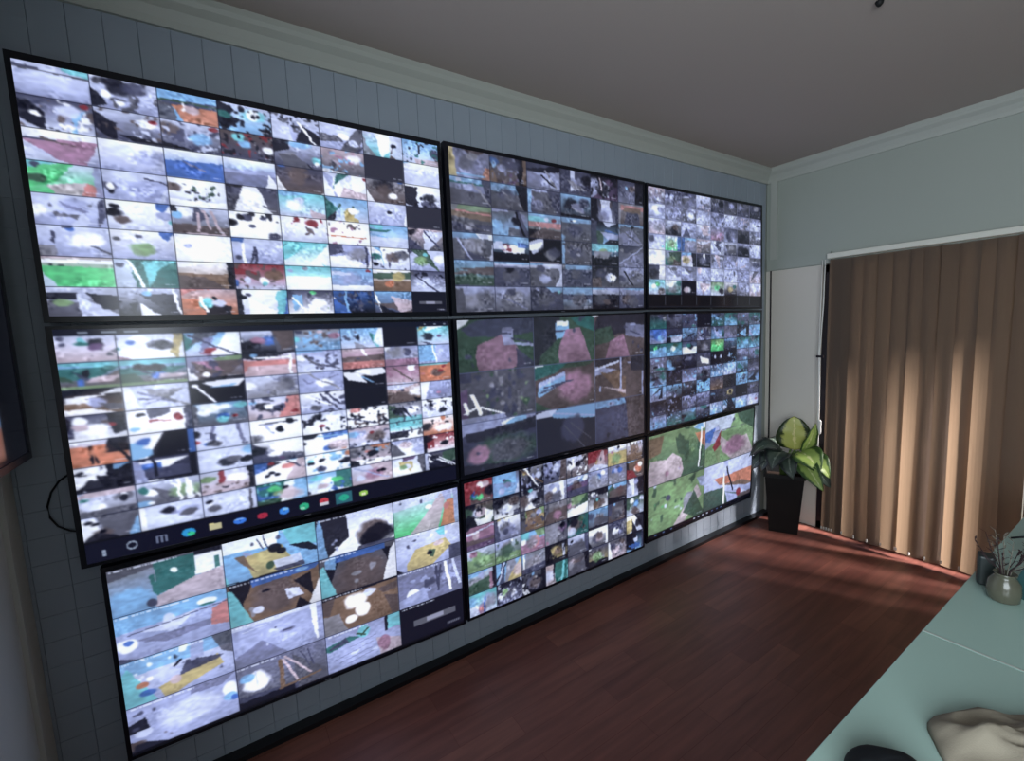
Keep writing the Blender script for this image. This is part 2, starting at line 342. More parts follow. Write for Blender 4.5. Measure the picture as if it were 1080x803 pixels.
T11 = table('''
wL c:60909261 D:01313202 E-0292|wL D:49997958 E*4 K@3132 K@4333 D@6233 W@2512 K:03152809 W@4711|bb D:03929405 o:24949949 s@5522 E:03243909 D:95969799 G-0393 W*1.0347|wb K:00322405 K:03451906 c@6343 W@6323 K:86989989 K*3 t@1422|wL K*3.0094 E*3 K:63969949 w:02334909 W-5289|wL E:04445607 W@5422 E:80908949 D:79958999 w@7622|wc e:00153909 W:30608349 w:60909969 n:67746989 K@7411|bw K*3 D@8423 s:37979939 t*2
Dw n*3 W*4.4088 K:01343906 W@2511 b:64826979 K:07796989 R@8111 w@6333 K@1322|wD K:01343906 n*3 W@7322 w*4.5098 R@8211 K:37989969|wD n@1333 w*4 D*4 b@6533 K:07897909 R@8111|nD R*2 b@4422 c@3222 K*4 W@8522 W*2.5098|wD K:00303305 e@3633 E:15458929 c@8622 W@8711 b@5142 K:67797989|sE p*3 W@7333 E:24489929 W:06287909 b*2|dd|WL b:00400101 w:03939909
WL p:03927959 D-0343 w:05699909 n:22437423|WL L@7444 w@3333|WB B:04939909 M-3466|WB M:05949909 L:04939505 W:84998979|Dn W:00022909 n@4245 n@4434 W:98997989 B@1011|wW L:00222939 t:30602527 W:60909369 s:45979939 R@9111|en W:00022909 K@4245 n@4434 W@6622 B@8011|Ww K:01313908 D:47769949 K@6533 K*3.0589
wg g:02603608 D-0212 c:00502103 G@1522 s:27759939 r:75979969 L:80909989 D@1111|wL D@1522 K@1612 W@1512 L:33927959 w:79938999 D-6293|Ww n@1322 K*3.2287 G*3.4286 W:07979909|DE K:00902101 W:30508919 W@4333 E:66989989|cw b:00901201 W@3533 s:66989969 w@4322|bw K:00242909 Y@5623 G*4.2386 t:00353409 W@6522 Y:46787949|wL K@5411 W:90999989|dd
wL E*3.2177 L@5333 D:81909489 w:65786949 M:32756544 W@0533|Ww K@1422 n@2622 K@1211 B:70908372 L@8422 c@9611|wE W@2233 b@1312 n:06969909 D:40634535 s-4248 s-5167 s-6189 s-2989 K:00101202|WW K*3.0093 D@3222 K@2212 D@4511 D@6211 K@0422 D@8822|Ww R*3.0092 R@3111 R@6222 n*4.5297|WW n*3.0093 o-1686 p*1|bw c:00303201 t:02524303 b-0486 w:05959909|sE E*3 D:03384909 w:41915949 D-4188 K@1222
wL B@4111 D:30504131 D-2225 e:06262909 W@6444 D-7698|WL y@4633 y@5623 B:70908371 D@4211 E@1311|WW L@2411|wL B:00202201 D@1711 D-4349 D-4439 L:54897959 W-2229|cW c:00603408 W:58909969 c:78897999 t:01021103|LL D:00303305 W:05449909 e@6444 D-8189 W:80908999|Ww b:00203922 t@1422 n@5433 E@7333 D*2 K@1711|wL G:00408945 G@3533 c@4211 y@3533 W@8433 D:00110405
sg s:00900101 W:01919202 K*2.0193 g:03939909 w:03172909|tt w:00203909 W-2049 c:41906459 D@1211|WO W:00901202 D*2.2293 O:04949909 n:05458909 K:80909989|Rw R:01434404 n*3 W@5622 B@0712 w@2612 c@5711 O@7433|cW W:04949909 L@1211 e@4111|bL W:07979909 L@4444 w:01424303 R@8111|WO G:02919404 O:05959909 o@4622 W:00402101 Y@6333|Dw w@3544 D-1279 K*3.1093 E:00110409
wE K:02424404 E:04556909 w:43769949 K:52939777 y@2522|wK K*3.0039 W:35587939 d:32829989 W-8099 b@4211|so r:00902103 o:03344707 K:35868949 c@4523 W-3348 K-5389 w@6522|Ww K@1311 W:23788929 K:00101909 D@2211 B:80909989 c:71908979|DW D:00220504 b:12323618 W-1349 y*2.4097 g@5111 W@6533 W:45678949|BK W@0311 D*4 B:02374909 W-3132 E*3.4196 b-3038|bD n:05959989 s:42949769 b:00903101 W-0029 K:15598929|KK #''')
T21 = table('''
ws D@1111 D@1311 c@4212 t@4321 K@6323 P@6422 E*4.5197|wW Y:80908977 K@6433 E*3.0044 p:07397909 W@3222 B@2311 D*3.5195 t@0511|bw t:00002408 t@0522 E:20605115 M:52322845 p:63742849 R@4722 W:70909949 D-1189|wK K@1633 K@2522 K@6322 B@5433 E:50909869 n:50909678 p@3422 K:08497909 W@0411|eb c@0422 n*4.2077 b*4 s@5111 D@1111 p@8322 W@0711|bw D*3.0145 K:42424535 e:36698939 t:62738977 c:73848978 W:80909977|KK|cw B:00200311 Y:03301004 K@3533 D:17598939 W:30903222 P@6511
bn c:00909202 b:01626303 t:02925606 D:23457736 K@4412 B@3712 n:66939857 y:08989909 s:55958747 G:04152706|bn c:00909202 t:03937506 D:22347635 K@3322 K@5322 B@5622 G:05254909 s:55968757 y:08989909|Ln W:00012909 n:12927727 p:12426645 y:41909252 K:28989949 W@3711 D*3.1298|wr K:00903302 b@2111 r:03939909 s:15959909 W-2282 W-8189|Lw D*4.2298 E-2258 E-3588 b:00902101 D-4688 W@1322|sp s:00902101 W-4066 n:04939909 r:06969909 D*3.0595|Le W:00201301 D@6323 p:06969909 e@3344|bL b:00405808 W-4059 W-5179 L:50909959
KO K:00403202 W:52909202 W:04444606 W:03723404 L@5533 O:05355808 E:55969878 W:07479909 K:00100902|ww e:32826646 M-2388 M-2577 M-3766 e-3299 W:00112809|KK W:21908343 b:33827343 K:05949909 K:00201909 W-1249 W@1211|we M*4.3197 E@7434 e@5544 W@0433|LL W:00901101 M-1325 M-2582 W@5533 e-2188|KK W:21809364 W@4233 W:01325715 b-4478 K:07979909|ps W@7222 p*2 w-0889 n-2178 W:60907262|oo c:00908101 o:02929909 n@5533 R@6411 R@7211 r@1511
DW D:02131808 W@4644 K:60909678 s@2422 n@6311 R@7411 K:00120909 W@2222 W@5522|WW D:30606234 R:34656535 R@7412 K@2211 D@4111 t:90959989 b@1711 D:80909989|bE W@3244 W@5232 B@5622 c@5722 R@7611 D:80909999 c@8222 E:00111909 W@2422|ws K@3433 K@5522 W@4422 K@6533 b@1211 r:70909959 R@8711 D*2|WL D*4.3099 W-1166 D-4189 D-5086 E@3722|KK|sO O:05756909 n:04848909 W@8444 D@4311 K:77989989 w:00903302|LL W:00301909 M@6644 p@5611
wo r:02922909 o:02928909 W:00902101 K-3238 K-3248 K-6198 K-7299 K:60909555 o@4433|KK W:00503909 b@1422 B@2322 W:31513729 K:50909929 B:80909989 b:04363809|ww K@0322 B@2711 R@0611 M-3036 E@3722 D@8811 M-7088 D*2.0046|WW L:22424647 W:33736646 E-3222 E-2282 K@5512 K@7212 E@0844|wW K*4.0399 K*3.2074 R@4611 K@3222 W@6322|WW n*3.0099 K*3 r@2122 K*3.5198 D-0468|ew G:00336909 K@3433 K:41546844 W@7433 c:07979909 D*2|Ww D@3433 K@6622 W@4422 K*3.0095
Kd W:00505402 W:03334808 K@1211 D@4111 b:60907262 W@3122 K:25969909 w:18299919|DK W:11514313 W:41814545 B:02424505 D:04949808 K-3137 K:80909989 W:08187929 L:00112909|ww K@5633 E@6522 K@8622 b@9233|WD D:00355909 K@1433 W:32909745 W@4622 D:48896949 B@9111 P@5811 W:40909242|WW B:40909243 b-0192 K:00402202 K@0411 B@5722 K@6722 o@8811 s@7644|sw n@6544 D*3 L@2333 K@5311 b@1322 R@5311 W@3811|cW c:00909303 W:04959909 K:05555808 D-0595 E*2|Wo K*3.3184 K@1533 W@5633 o@6112 W@7633
we R:00000102 W@3622 w@2533 E@7333 W@7312 K@7412 M:47978949 s:20909202 t@1311 E:07979909|wE W@2422 t@1312 E:22665848 b@1822 W@2811 W-5288 W-7099 y@7544 W:71828979 K:60616969 W-6169|ws R:30404636 y@1322 W@6433 n*3.0599 K@4711 K@5611 y@2311 K:80909989 s:26477645|WW K:00512302 B:00302305 R@3111 W@4644 K@2611 K@4611 K@3511 s:80909959 r@6322 b@7011 D-6184|WW K@1411 b*3 K*3.0295 D@3722 c@1311 K@8522 o@9222 b@6322|es r@4311 o:40908362 W:06979909 b*3.2285 K@5422 E@1333 K:05272909 K*2|LW W@4444 s@4333 E:00244808 W:08489909 L@8644|RW R:01323707 K@1233 W*3 K@6522 K:00101909
wE W:01213809 K@1211 K@2311 E:20909949 E:80909969 b:90999979 n@3733 K@3611 K:26586909|ww K@4322 M@5411 L@7433 E@7522 w@1444 W:00101909|ww W@2422 E@2622 K@1311 w@4444 E-8189|tG B:01424707 t@2433 y@4522 g@3322 c*3.0059 W:51809949 b:70909969 K@5311 s@6644|bW b@1311 c@2222 W@4422 t:60909957 g@6422 B*3.4599 s@3622 D@0811|ws s:40909969 p@5544 K@7411 K@6411 L-1188 w@2622|wW Y:22635826 W:05346909 P:30706232 E:70909989 w@4522 y@3522|DK E:21918444 G@6422 G:51909667 W@2422 W-1189 K-2479 W-3299 K@3322 w:00101909''')
T31 = table('''
eb b%16702025 E;0000740074040026 t;3805730573604074 t;3330372841783666 W;7312991299487354 K;7300990099127310 t;9122962296489150 W%55300306 s;397673559948999934993976 D%33880409|bb W;0000600055330028 c;6000990099557040 L;1830284038702560 Y;204560357590859930992045 O;1040204032852265 D~0135104035 D~0142054535 K%52400710 K%60500507 K;6840904599709065 w;5070806582905595 D;5088828584965698 G%47780408 D*1.3163 c;0030059920990099 K;0097609560999799|wW K;000037004060089900990000 n%72622230 K%80702225 K%66801515 K*2.5498 O*1.5387 W*2.2638 L*2.2639 b;0060060012990099 D;5090999299994599|wg w;0000990099120030 s;2099700880126599 o;6899803092309299 L;7205880088307830 L;9000990099999299 D*2.0142 W%52350506 r%80450510 w~0150208812
bL L;0040992599990099 b;0000990099250040 w;2045703060455060 W%80180907 t%80250702 M;1560906092704080 r;8440992099858275 W%08650914 B%09600405 D;0085259920990099 M*1.2488 w%45400520 D~0110459930|OO n%50503045 K;050030001550169012990060 K;7030902090609590 B;2500990095152518 b%80080805 c;0010061525990099 W;9920999999998299 w;6045755080706272 e*1.2578 w%30750508 K;7575909975996899 K%40350503|En n%50553040 K;0820300015601090 K;8010951590609060 B;1500850085151520 b;0808220020350828 W;9220990099998099 c;0035061820990099 e*1.3388 e%45600705|wL Y;158030457535856050991599 D*3.0145 W*2.3093 G;4855606055805075 K%50650405 D;8060996099998099 c;6010750075256825 K;0078159915990099 s%65450806
wL b;0000990099300035 W*2.1055 Y;307585459070559035993075 K*2.4265 D;5535905085554865 E;8000990099608840 L;6005720072406040 c;0040051530990099 o%16600506 B%20780807 D*2.7088 K~0245405030 s%45700510|LL w;0000990099100012 M%58450905 D%58440602 W;8505930093909095 D%45300102 M;0080305060990099 w*1.3366 w~0110204015|OO n;0000200008500040 e;0050205030990099 W%42301520 W%50601018 W%35750810 w%60200810 K;0000990099050010 n;7020991099308035 n;8040995599999099|MM L*3.1088 D*2.2266 W%22701015 L;6500800070509060 D~0265106080 W~0372058090 w~0385059580 D~0258106070 L;0080406045990099
LL w%55503030 M;5500990085205518 K;0070209040990099 n*2.0749 w%12620710 K;0040153018550060 W%93400820 b%92550710 D*1.0125 B%95600306|ME W%20451525 b%10300810 D;0070999099990099 E;6010999099996599 K;0085608560990099 O~0347154785 s~0250156585 s~0252108072 O~0345859078 D~0170108060 D~0178108455 w~0120202060|LL t;0030302045300545 D;0535252030350640 c%48200815 G~0240205030 G~0255154528 M~0110706055 M~0115805870 M~0125906080 M~0130506540 s;6550997599997099 p%75700820 c;8000990099408238 K;7800820082407840 w*1.1577|KK #''')
T12 = table('''
MM Y:00101909 Y:00112909 n:20905262 E@4434 L:26688949 M:80909969 o:85959979 b-2888 e@5222|En B@1222 b@1312 P*3.3199 L@3422 K:60909979 O:80909889 O:05152909 D@5244 M*2|KD M:03939909 L:04929808 M:03444909 D:00902202 K-4488 e-5288|DD w:30405738 L@4422 M@6432 K@8333 e:24448747|KP L:02224609 w:42636848 P@6222 K@4544 s-3149 L@1333 K*3|DM b@3311 M@4622 s@6211 K:60909969 n@5322
bD b:00909202 M:02929909 E:04959909 L@4322 t-0292 D:70909989 w@2111 e-5299|bE b:00905201 E:03949909 D@4444 e-3399 E@5644 K:60909989|LD E:11818939 D:50909989 b:00101909 E@4544 M@3633|bd b:00902101 K@3444 M:34637746 e:35567757 D@7333 K:08989909|dM n@5233 w:30607949 L@5533 K:00203908 D:70909989 M@4733|en r:11919303 O:22828424 E@5644 e:00101909 D:34748929
yE O:02929504 E:04959909 e:00201202 r-1293 W@8833 D:06969909 e@4722 E-0599|Eb L:00404101 M@7333 K@6422 B@1622 b:04243909 E:46979949 D:60719979 K-6189|bO b:00909101 c:01723304 w@5211 r:03939505 K:06969909 n:45969909 R@7211|bE D@3111 W@4111 b:00908101 E:02929909 D@4544 b@0822|Kb G:04444909 w:30906252 L:34958868 B:53955444 K:67979949 D:00202909|bE E:11919909 M:05529909 K@5111 E-0299
bE W:50909262 w@7122 E:02929909 D:36788929 L-1249 w:90999989 e@5444|bK b:00909402 W:14838636 R@3422 W@3411 K:06969909 B:62939464 K:08989909 w:12223505 R@4511|KK w:02404416 W:03413405 K@5544 e@6633 D@7533 s-0989|EE D@4444 e@5511 b:00101909 e@4211 E*3|bK c:00909303 W*2.1388 y@4322 K:05959909 e:13735616|EM D:00903302 L-0890 M:45929969 e@1211
bG b:00902101 n:14929505 n:13929403 G:06969909 G@4622 D-0939|wD b:00909101 D:02929909 E@4544 K@4322 M-0292|wE E:02829909 D@3222 L@4633 w:91999979 b:00901101|bE e:00101909 D:02929909 E@4433 b-0020|KE w@6533 W@7522 D@3333 E*3 n:05353909|LE D@1522 E@6444 M*3 K-2258
LE e@4544 E:00202909 L:00901101 E@7444|LE E@4544 e@5444 D@4222 L@2211 M-0288|DE b:30909262 L@2111 c@8211 D:04959909 E@4544|bE b:00404101 c-0090 E@5544 D:03939505 E@5544|wK b:00909101 L:10909272 K:03939909 E@3544 n@5622|LK b:00909101 L:00601101 D:03939909 n@3544 E@5644''')
T22 = table('''
GG D;051825029900992860351532 W;0000220008120022 G*1.0263 D*2.3091 p;254858307042909526992270 L;572272207248995299585852 M;5718701870255725 D~0270409550 D~0258286830 D;7560999599997599 D*1.0699|GG d;000045003550109900990000 b;3512561256423548 W;3710551055203720 D~0236305530 p;522874258255959935994060 t;6005990099407020 W;9000990099149000 G;1080355040990599 D*1.4093|nn d;1000990099400050 G;0035302540600070 p;306055457099509920993060 M;6020993099606050 D~0270409050 L%75250603 W;0000150000120000 D*1.3199
EE G*3.2089 D*3.2089 e*1.3078 y*1.3388 D;0000150015200020 P;0040103010990099 W~0315452585 W~0306600980 W~0222705590 W~0205802070 L;0090559060990099|nn p%65553038 G;000099009010201500300000 t;0000600035200035 b;0538482050400670 L;0538482050280550 D~0210605042 D~0215506040 G;0070309920990099 W;0000140014040006 e~0199009999|nn L;0015453045300040 O;1030605060906099 d;0000550055100020 w~0300254510 L~0250005080 L~0295009599 L~0210751065 L~0265158520 s;1265608060909099 d;7005990099407035 O%40400810
DD L;0000990099050025 W;5008850085155518 b;6008850085125518 d;052099089930304005350520 G%55655035 E%60653025 p%20651520 d;0080509099990099 D*1.1599|dd b;2005990099353022 w;0008400025150015 L~0230109930 d;002030209940999900990020 D%60502030 E~0145408099 E~0155359080|DD b;0000550060150018 L%30100803 d*1.2099 D*2.2099 n;6000990099996599''')
T32 = table('''
Rn R:00202909 W@5222 c@3622 t@3622 B@3512 R*3 K@8533 g@5722 s@7222|Mb b:00808503 t@5422 D@4311 L@3722 M@5522 w:79939999|eK K*4 Y@2211 O-0098 w@7422 L*3 K:00111909 W-2079|LD D@4533 M@4533 K*3 w@5333 n:70909969|wn W@2433 K@5422 n:60909999 W*3 K*3 D@1211|Re R:00504506 Y@5633 s:54708829 E*2.4299 w:36989909 K:40909181|wY W:00909202 L*3.0094 Y:03939909 y@4644 K@5111 p@2311|wO W:00903202 O@4444 n*3 s*3.0094 O:06969909 K:80909989
nG K:00304909 W:36777949 w@4433 s@5433 G@1333 K*3 W:63958979|KW W@5533 K@1333 K*3 w@4633 n@7333 D@8822|KE W@4422 W:24346929 K@6533 e*3 w@5333 n@1544 c@4111|wM W@4422 W:61808979 n@2644 E@5744 L@3222 Y-0090|bP w:00904303 P:04939909 n@4544 W@8222 D:06969909 L-0290|Le B@5322 b@4433 e@3444 W@7222 e@4644 M@1111|Me B@3322 D@5222 e@3644 L@4322 w@1811 B@6322|On W@5522 r@6433 o@6533 K:00102909 R:04356909 b:00903101 W@7322
pP p:02929505 W:02424303 n:05969909 s@3422 P:07979909 w-0391 K:00201101|WM Y:00404101 L*3 E@4433 M@5644 D@4622 w@3111 D:00102909|YO y:00909303 O:20708835 s@4533 L@7222 e@5322 O@4644 D*3 E:00202909|en n:14939909 n@5544 p@5633 w:00301101 E:00202406|eG G:40909565 G:50909777 s@2433 y:20905424 p@1422 W:07948809 W:06949909|KW W*3.0194 K@4633 O@4733 L@3311 K:30909353 W@2211 n@6733 c@4511|bn b:20909202 G:03303909 n@5544 R@6433 n:13929909 K:06979909 w@3111|Dw W:10404838 K@7433 L@5222 w@2533 K:60909969
wG w:00903303 y@3333 y:04949909 G@4633 y@5544 y:08989909 p@2222|wG L:00902303 G*3.0194 e@4333 y:06969909 W@6111 G@4544|be c:00303601 y:50909363 p:04949909 r@5544 W@1422 e@4544|EE e@4544 p:04293909 e:01705909 P@7333 p@1811 K@7222|Kt t:50909888 W@1633 s@2533 n@4444 n*3.3089 K@3333 w@2733 G@6222|bE e@5544 D@1333 n@5644 E:34959929 K:08989909 w*2.2070|En n@5544 e@5544 D:00202606 K:80909989 b@3111 E@4644|Gw B@5423 W@3222 b@5422 G@1433 n@4733 w@8222 n@5833
wG b:00903202 e:13737505 L@4222 G:05839909 G@3733 p:72929979 G@3733 K:80909989|bs e:30707939 Y:56909949 b:00403909 D:20303919 K-4008 w-3018 s@8544|be b:00404301 e:20909909 s@5544 W-1019 e@5544 D:07969909|KY Y@4333 W@5422 K:00203909 w:70808979 O@5433 K*3 K:07979909|wM E:03849909 E@4644 K@2211 D:70909989 E@5544|WE W:00909403 D@4544 s@5533 n@5433 W:80909989 K:04294909|DE E@4544 L@4422 W@4533 D@5322 M@6622 e@8333|Ww W:00908303 K@6533 Y:03323809 K:40909988 K:33696939
cw c:00909202 L@6444 p@4733 r@4711 W@2622 e@7544 b@1333 B-5359 w:05254909|KM W@2533 W@5533 K*3 E@4533 w*4 D*3 y@3422|EK W:04143909 M@4544 W@5311 L@5633 n@5544 K*3 b@4111 K:70909989|Yt s:00304909 c:60909989 t:30908949 w@1544 c:70807969 K:30403939|En D@5544 s@2444 n@4555 E:04949909 e@1433 K:70909989|DY e@5644 y:23876838 K:06979909 W:00201101 K@5833 y@4544|Es e@5544 E*3 s@4533 D@2333 W:00112909 n@7222|Kb B@4622 W@5311 w@5422 K:00305907 B:16767838 K*3 D:80909989''')
T33 = table('''
yG y*2.1078 O;0005250520400045 G*2.4088 s;05503055404555606085559900990550 p*1.1768 L*1.1768 W;7505990099129015 b;7808950095129015 o;8018992099608840 G;4515703070605050 W~0292108890 K~0196209090|yy w;0000600050300040 G;6000990099507020 D*1.5094 s;153050608555999960992060 p%60702520 L;0040251530450065 B;0225202010500040 R;15603030307030991560 y;1080306040990099 E~0115308030
yy G*2.0088 g*1.1155 s;409985309555807060994099 e%70601020 L;8515991599459035 D%35350406 G;6080804099999099 w*1.0057|wL L*1.1055 o;203599359975806030502035 O;2850806099758575 G;0055406050990099 G;4070709070999999 W~0340304099 K~0245156075 w;6575858595958090 R%72850508 n;7590999099997599''')  # brown left patch of the first view is a curtain reflection painted in
def rand_table(nr, nc, pal, seed, over, blobs='*2'):
    g = random.Random(seed); out = []
    for j in range(nr):
        row = []
        for i in range(nc):
            if (j, i) in over: row.append(over[(j, i)]); continue
            a, b = g.choice(pal), g.choice(pal); c = a+b
            for _ in range(4):
                k = g.choice(pal); t = g.random()
                if t < .45: c += ' %s@%d%d%d%d' % (k, g.randint(1, 8), g.randint(1, 8), g.randint(1, 4), g.randint(1, 4))
                elif t < .7: c += ' %s:%d%d%d%d%d%d' % (k, g.randint(0, 9), g.randint(0, 9), g.randint(0, 9), g.randint(0, 9), g.randint(0, 9), g.randint(0, 9))
                else: c += ' %s%s' % (k, blobs)
            row.append(c)
        out.append(row)
    return out
T13 = rand_table(7, 8, 'wLLLMMDEws', 5, {(0, 4): 'ED d*3 M@4422 K@7333', (0, 5): 'dE D*3 M@5333', (0, 6): 'ED d*2 M@2344', (0, 7): 'Dd e@5233', (1, 0): 'wL W@4333 M@7433', (2, 0): 'Ls e@5544 w:00903202', (2, 1): 'wd K@5644 n@6433', (2, 6): 'EK K@4544 d*3', (2, 4): 'Lp p@7522 M*2',
    (3, 0): 'Lw D@2333 w@6444 c@8711', (3, 1): 'wg y@4544 W*2 B:70909979', (3, 2): 'eM B:00202909 b:20909222', (3, 5): 'wD E:12828838 e@5433', (3, 6): 'LK K@3444 K@6544', (4, 0): 'WW w@3333', (4, 1): 'LG G:21908969 y@4533 n:55978949 t:03163909', (4, 2): 'sw B:00902203 b:20906202 Y@3544 K:60909979', (4, 3): 'DK W@5214 M@4544', (5, 0): 'DE W:60909969 d@3544', (6, 0): 'cw g@5322 W@3422 n@7733', (6, 1): 'Wt t@8233 e@4644 W@3333', (6, 2): 'KK W@4633 s@3633', (6, 4): 'yw g@4433 K@7633', (6, 5): 'WK t@7322 Y@4533'})
T23 = rand_table(8, 8, 'bbDDKKtMLdDE', 9, {(0, 0): 'dt D@6233 e@8322', (0, 3): 'KK d@5411', (1, 0): 'BL B@4445 b@6633', (1, 1): 'DK w:25948939 b:25848506', (2, 0): 'tD g@3322 b:05929909', (2, 1): 'tb W@4433 G@5222', (2, 2): 'Db W:04948919 K@5433 t@4322', (2, 3): 'Ed e@5544', (2, 4): 'yg g@4455 y@5344', (3, 4): 'KK w@3412 w@7412 b*1', (3, 5): 'KK w@4412 b*2', (3, 3): 'DE W:22858837', (4, 4): 'Db w*4 b*4', (4, 5): 'bL w*4', (5, 5): 'dK K@5544', (6, 6): 'KK', (6, 5): 'Dd Y@5444 K@5422', (7, 5): 'bK K:30609949 K-2059 w@1633', (5, 4): 'DO n@5433', (7, 6): 'Lb w*4', (7, 7): 'Lw M*2 p@7522', (7, 4): 'Lb w*4'})

SCREENGAIN = bpy.data.materials
def screen_mat(name, gain):
    m = bpy.data.materials.new(name); m.use_nodes = True; nt = m.node_tree; b = nt.nodes['Principled BSDF']
    a = nt.nodes.new('ShaderNodeAttribute'); a.attribute_name = 'picture'
    b.inputs['Base Color'].default_value = (.004, .004, .006, 1); b.inputs['Roughness'].default_value = .18; b.inputs['Specular IOR Level'].default_value = .6
    nt.links.new(a.outputs['Color'], b.inputs['Emission Color']); b.inputs['Emission Strength'].default_value = gain
    return m
def screen_mesh(q, im, material, parent, contrast=1.0):
    """q: four corners TL,TR,BR,BL; a dense sheet of quads whose corner colours are the picture pixels"""
    H, Wd = im.shape[:2]; u = np.linspace(0, 1, Wd); v = np.linspace(0, 1, H); U, V = np.meshgrid(u, v)
    q = [np.array(p, float) for p in q]
    P = ((1-U)*(1-V))[..., None]*q[0]+(U*(1-V))[..., None]*q[1]+(U*V)[..., None]*q[2]+((1-U)*V)[..., None]*q[3]
    me = bpy.data.meshes.new('screen'); n = H*Wd; nf = (H-1)*(Wd-1)
    idx = np.arange(n).reshape(H, Wd); f = np.stack([idx[:-1, :-1], idx[1:, :-1], idx[1:, 1:], idx[:-1, 1:]], -1).reshape(-1, 4)
    me.vertices.add(n); me.vertices.foreach_set('co', P.reshape(-1).astype(np.float32))
    me.loops.add(nf*4); me.loops.foreach_set('vertex_index', f.reshape(-1).astype(np.int32))
    me.polygons.add(nf); me.polygons.foreach_set('loop_start', np.arange(0, nf*4, 4, dtype=np.int32)); me.polygons.foreach_set('loop_total', np.full(nf, 4, np.int32))
    me.update(); me.validate()
    c = np.clip(im, 0, 255)/255; c = np.where(c <= .04045, c/12.92, ((c+.055)/1.055)**2.4)
    at = me.color_attributes.new('picture', 'FLOAT_COLOR', 'POINT')
    at.data.foreach_set('color', np.concatenate([c, np.ones((H, Wd, 1))], -1).reshape(-1).astype(np.float32))
    me.materials.append(material); o = bpy.data.objects.new('screen', me); COL.objects.link(o); o.parent = parent
    return o

def television(outer, disp, pic, label, gain, ax='x', px=None, group='wall of nine televisions'):
    """outer: 4 corners TL,TR,BR,BL in the wall's own (a,z); display margins (l,t,r,b) in metres"""
    if ax == 'x': P3 = lambda a, d, z: Vector((a, d, z))          # d: depth, towards the wall
    else: P3 = lambda a, d, z: Vector((px-d, a, z))
    base = P3(sum(p[0] for p in outer)/4, .03, min(p[1] for p in outer))
    t = empty('television', base); tag(t, label, 'television', group)
    o = [Vector((p[0], p[1])) for p in outer]
    def ins(l, tp, r, b):
        uh = (o[1]-o[0]).normalized(); vh = (o[3]-o[0]).normalized()
        return [o[0]+uh*l+vh*tp, o[1]-uh*r+vh*tp, o[2]-uh*r-vh*b, o[3]+uh*l-vh*b]
    g = ins(.002, .002, .002, .002); i = ins(*disp)
    L = lambda p, d: tuple(P3(p[0], d, p[1])-base)
    m = MB()        # bezel ring with a depth, open to the back shell
    fr = [L(p, 0) for p in g]; inn = [L(p, 0) for p in i]; inb = [L(p, .004) for p in i]; bk = [L(p, .030) for p in g]
    n = 0; m.v = fr+inn+inb+bk
    for k in range(4):
        k2 = (k+1) % 4
        m.f += [(k, k2, 4+k2, 4+k), (4+k, 4+k2, 8+k2, 8+k), (k, 12+k, 12+k2, k2)]
    m.f.append((8, 9, 10, 11)); m.f.append((12, 15, 14, 13))
    m.build('bezel', M_bezel, t)
    j = ins(.12, .1, .12, .1); m = MB(); m.prism([L(p, .030) for p in g], [L(p, .040) for p in j]); m.build('back_cover', M_black, t)
    j = ins(.35, .2, .35, .2); m = MB(); m.prism([L(p, .040) for p in j], [L(p, .0555) for p in j]); m.build('wall_bracket', M_blackm, t)
    mid = (g[2]+g[3])/2; m = MB(); m.box(tuple(Vector(L(mid+Vector((-.011, .0028)), -.0012))), tuple(Vector(L(mid+Vector((.011, .0075)), .001)))); m.build('badge', mat('badge_grey', (95, 98, 110), .4), t)
    screen_mesh([L(p, .0025) for p in i], pic, screen_mat('screen_glow', gain), t)
    return t

P = {
 '11': [(0.0, 2.305), (1.254, 2.297), (1.256, 1.581), (0.0, 1.583)], '12': [(1.266, 2.303), (2.499, 2.306), (2.496, 1.592), (1.266, 1.581)],
 '13': [(2.507, 2.305), (3.718, 2.315), (3.742, 1.589), (2.505, 1.595)], '21': [(0.0, 1.577), (1.259, 1.572), (1.257, .852), (0.0, .852)],
 '22': [(1.267, 1.572), (2.496, 1.584), (2.488, .857), (1.264, .850)], '23': [(2.504, 1.587), (3.742, 1.583), (3.726, .888), (2.497, .858)],
 '31': [(.040, .845), (1.256, .843), (1.252, .168), (.040, .190)], '32': [(1.264, .846), (2.484, .854), (2.468, .167), (1.260, .172)],
 '33': [(2.492, .856), (3.674, .886), (3.634, .202), (2.479, .183)]}
B = .014
im = grid_picture(424, 240, (0, 0, 1, .998), even(8), even(8), T11, 1, tex=.09)
television(P['11'], (.015, .021, .015, .02), im, 'television at top left of the video wall, showing a bright eight by eight camera grid', .95)
im = grid_picture(300, 172, (0, 0, 1, 1), even(6), even(6), T12, 2, tex=.10, sat=.55, line=(44, 48, 72))
television(P['12'], (.022, .018, .016, .016), im, 'television in the middle of the top row, showing dim road views six across', .8)
im = grid_picture(272, 156, (0, 0, 1, .885), even(8), even(7), T13, 3, tex=.2, sat=.6, line=(120, 124, 160))
for i in range(1, 8): im[140:152, round(i*272/8)] = (70, 74, 88)
im[154:155] = (34, 38, 52)
television(P['13'], (.016, .018, .018, .014), im, 'television at top right of the video wall, many tiny pale views above a black band', .85)
cx21 = [(x-.018)/(1.244-.018) for x in (.018, .152, .316, .473, .638, .795, .957, 1.100, 1.244)]
im = grid_picture(424, 240, (0, .030, 1, .906), cx21, even(8), T21, 4, tex=.08)
H_, W_ = im.shape[:2]
im[0:7] = (16, 20, 40); im[219:] = (16, 18, 38)
for x, w in ((18, 8), (36, 12), (54, 12), (385, 3), (400, 4), (415, 4)): im[3:5, x:x+w] = (120, 130, 150)
def blob(cx, cy, rx, ry, c, ring=0):
    yy, xx = np.mgrid[0:H_, 0:W_]; e = ((xx-cx)/rx)**2+((yy-cy)/ry)**2
    im[(e < 1) & (e > ring)] = c
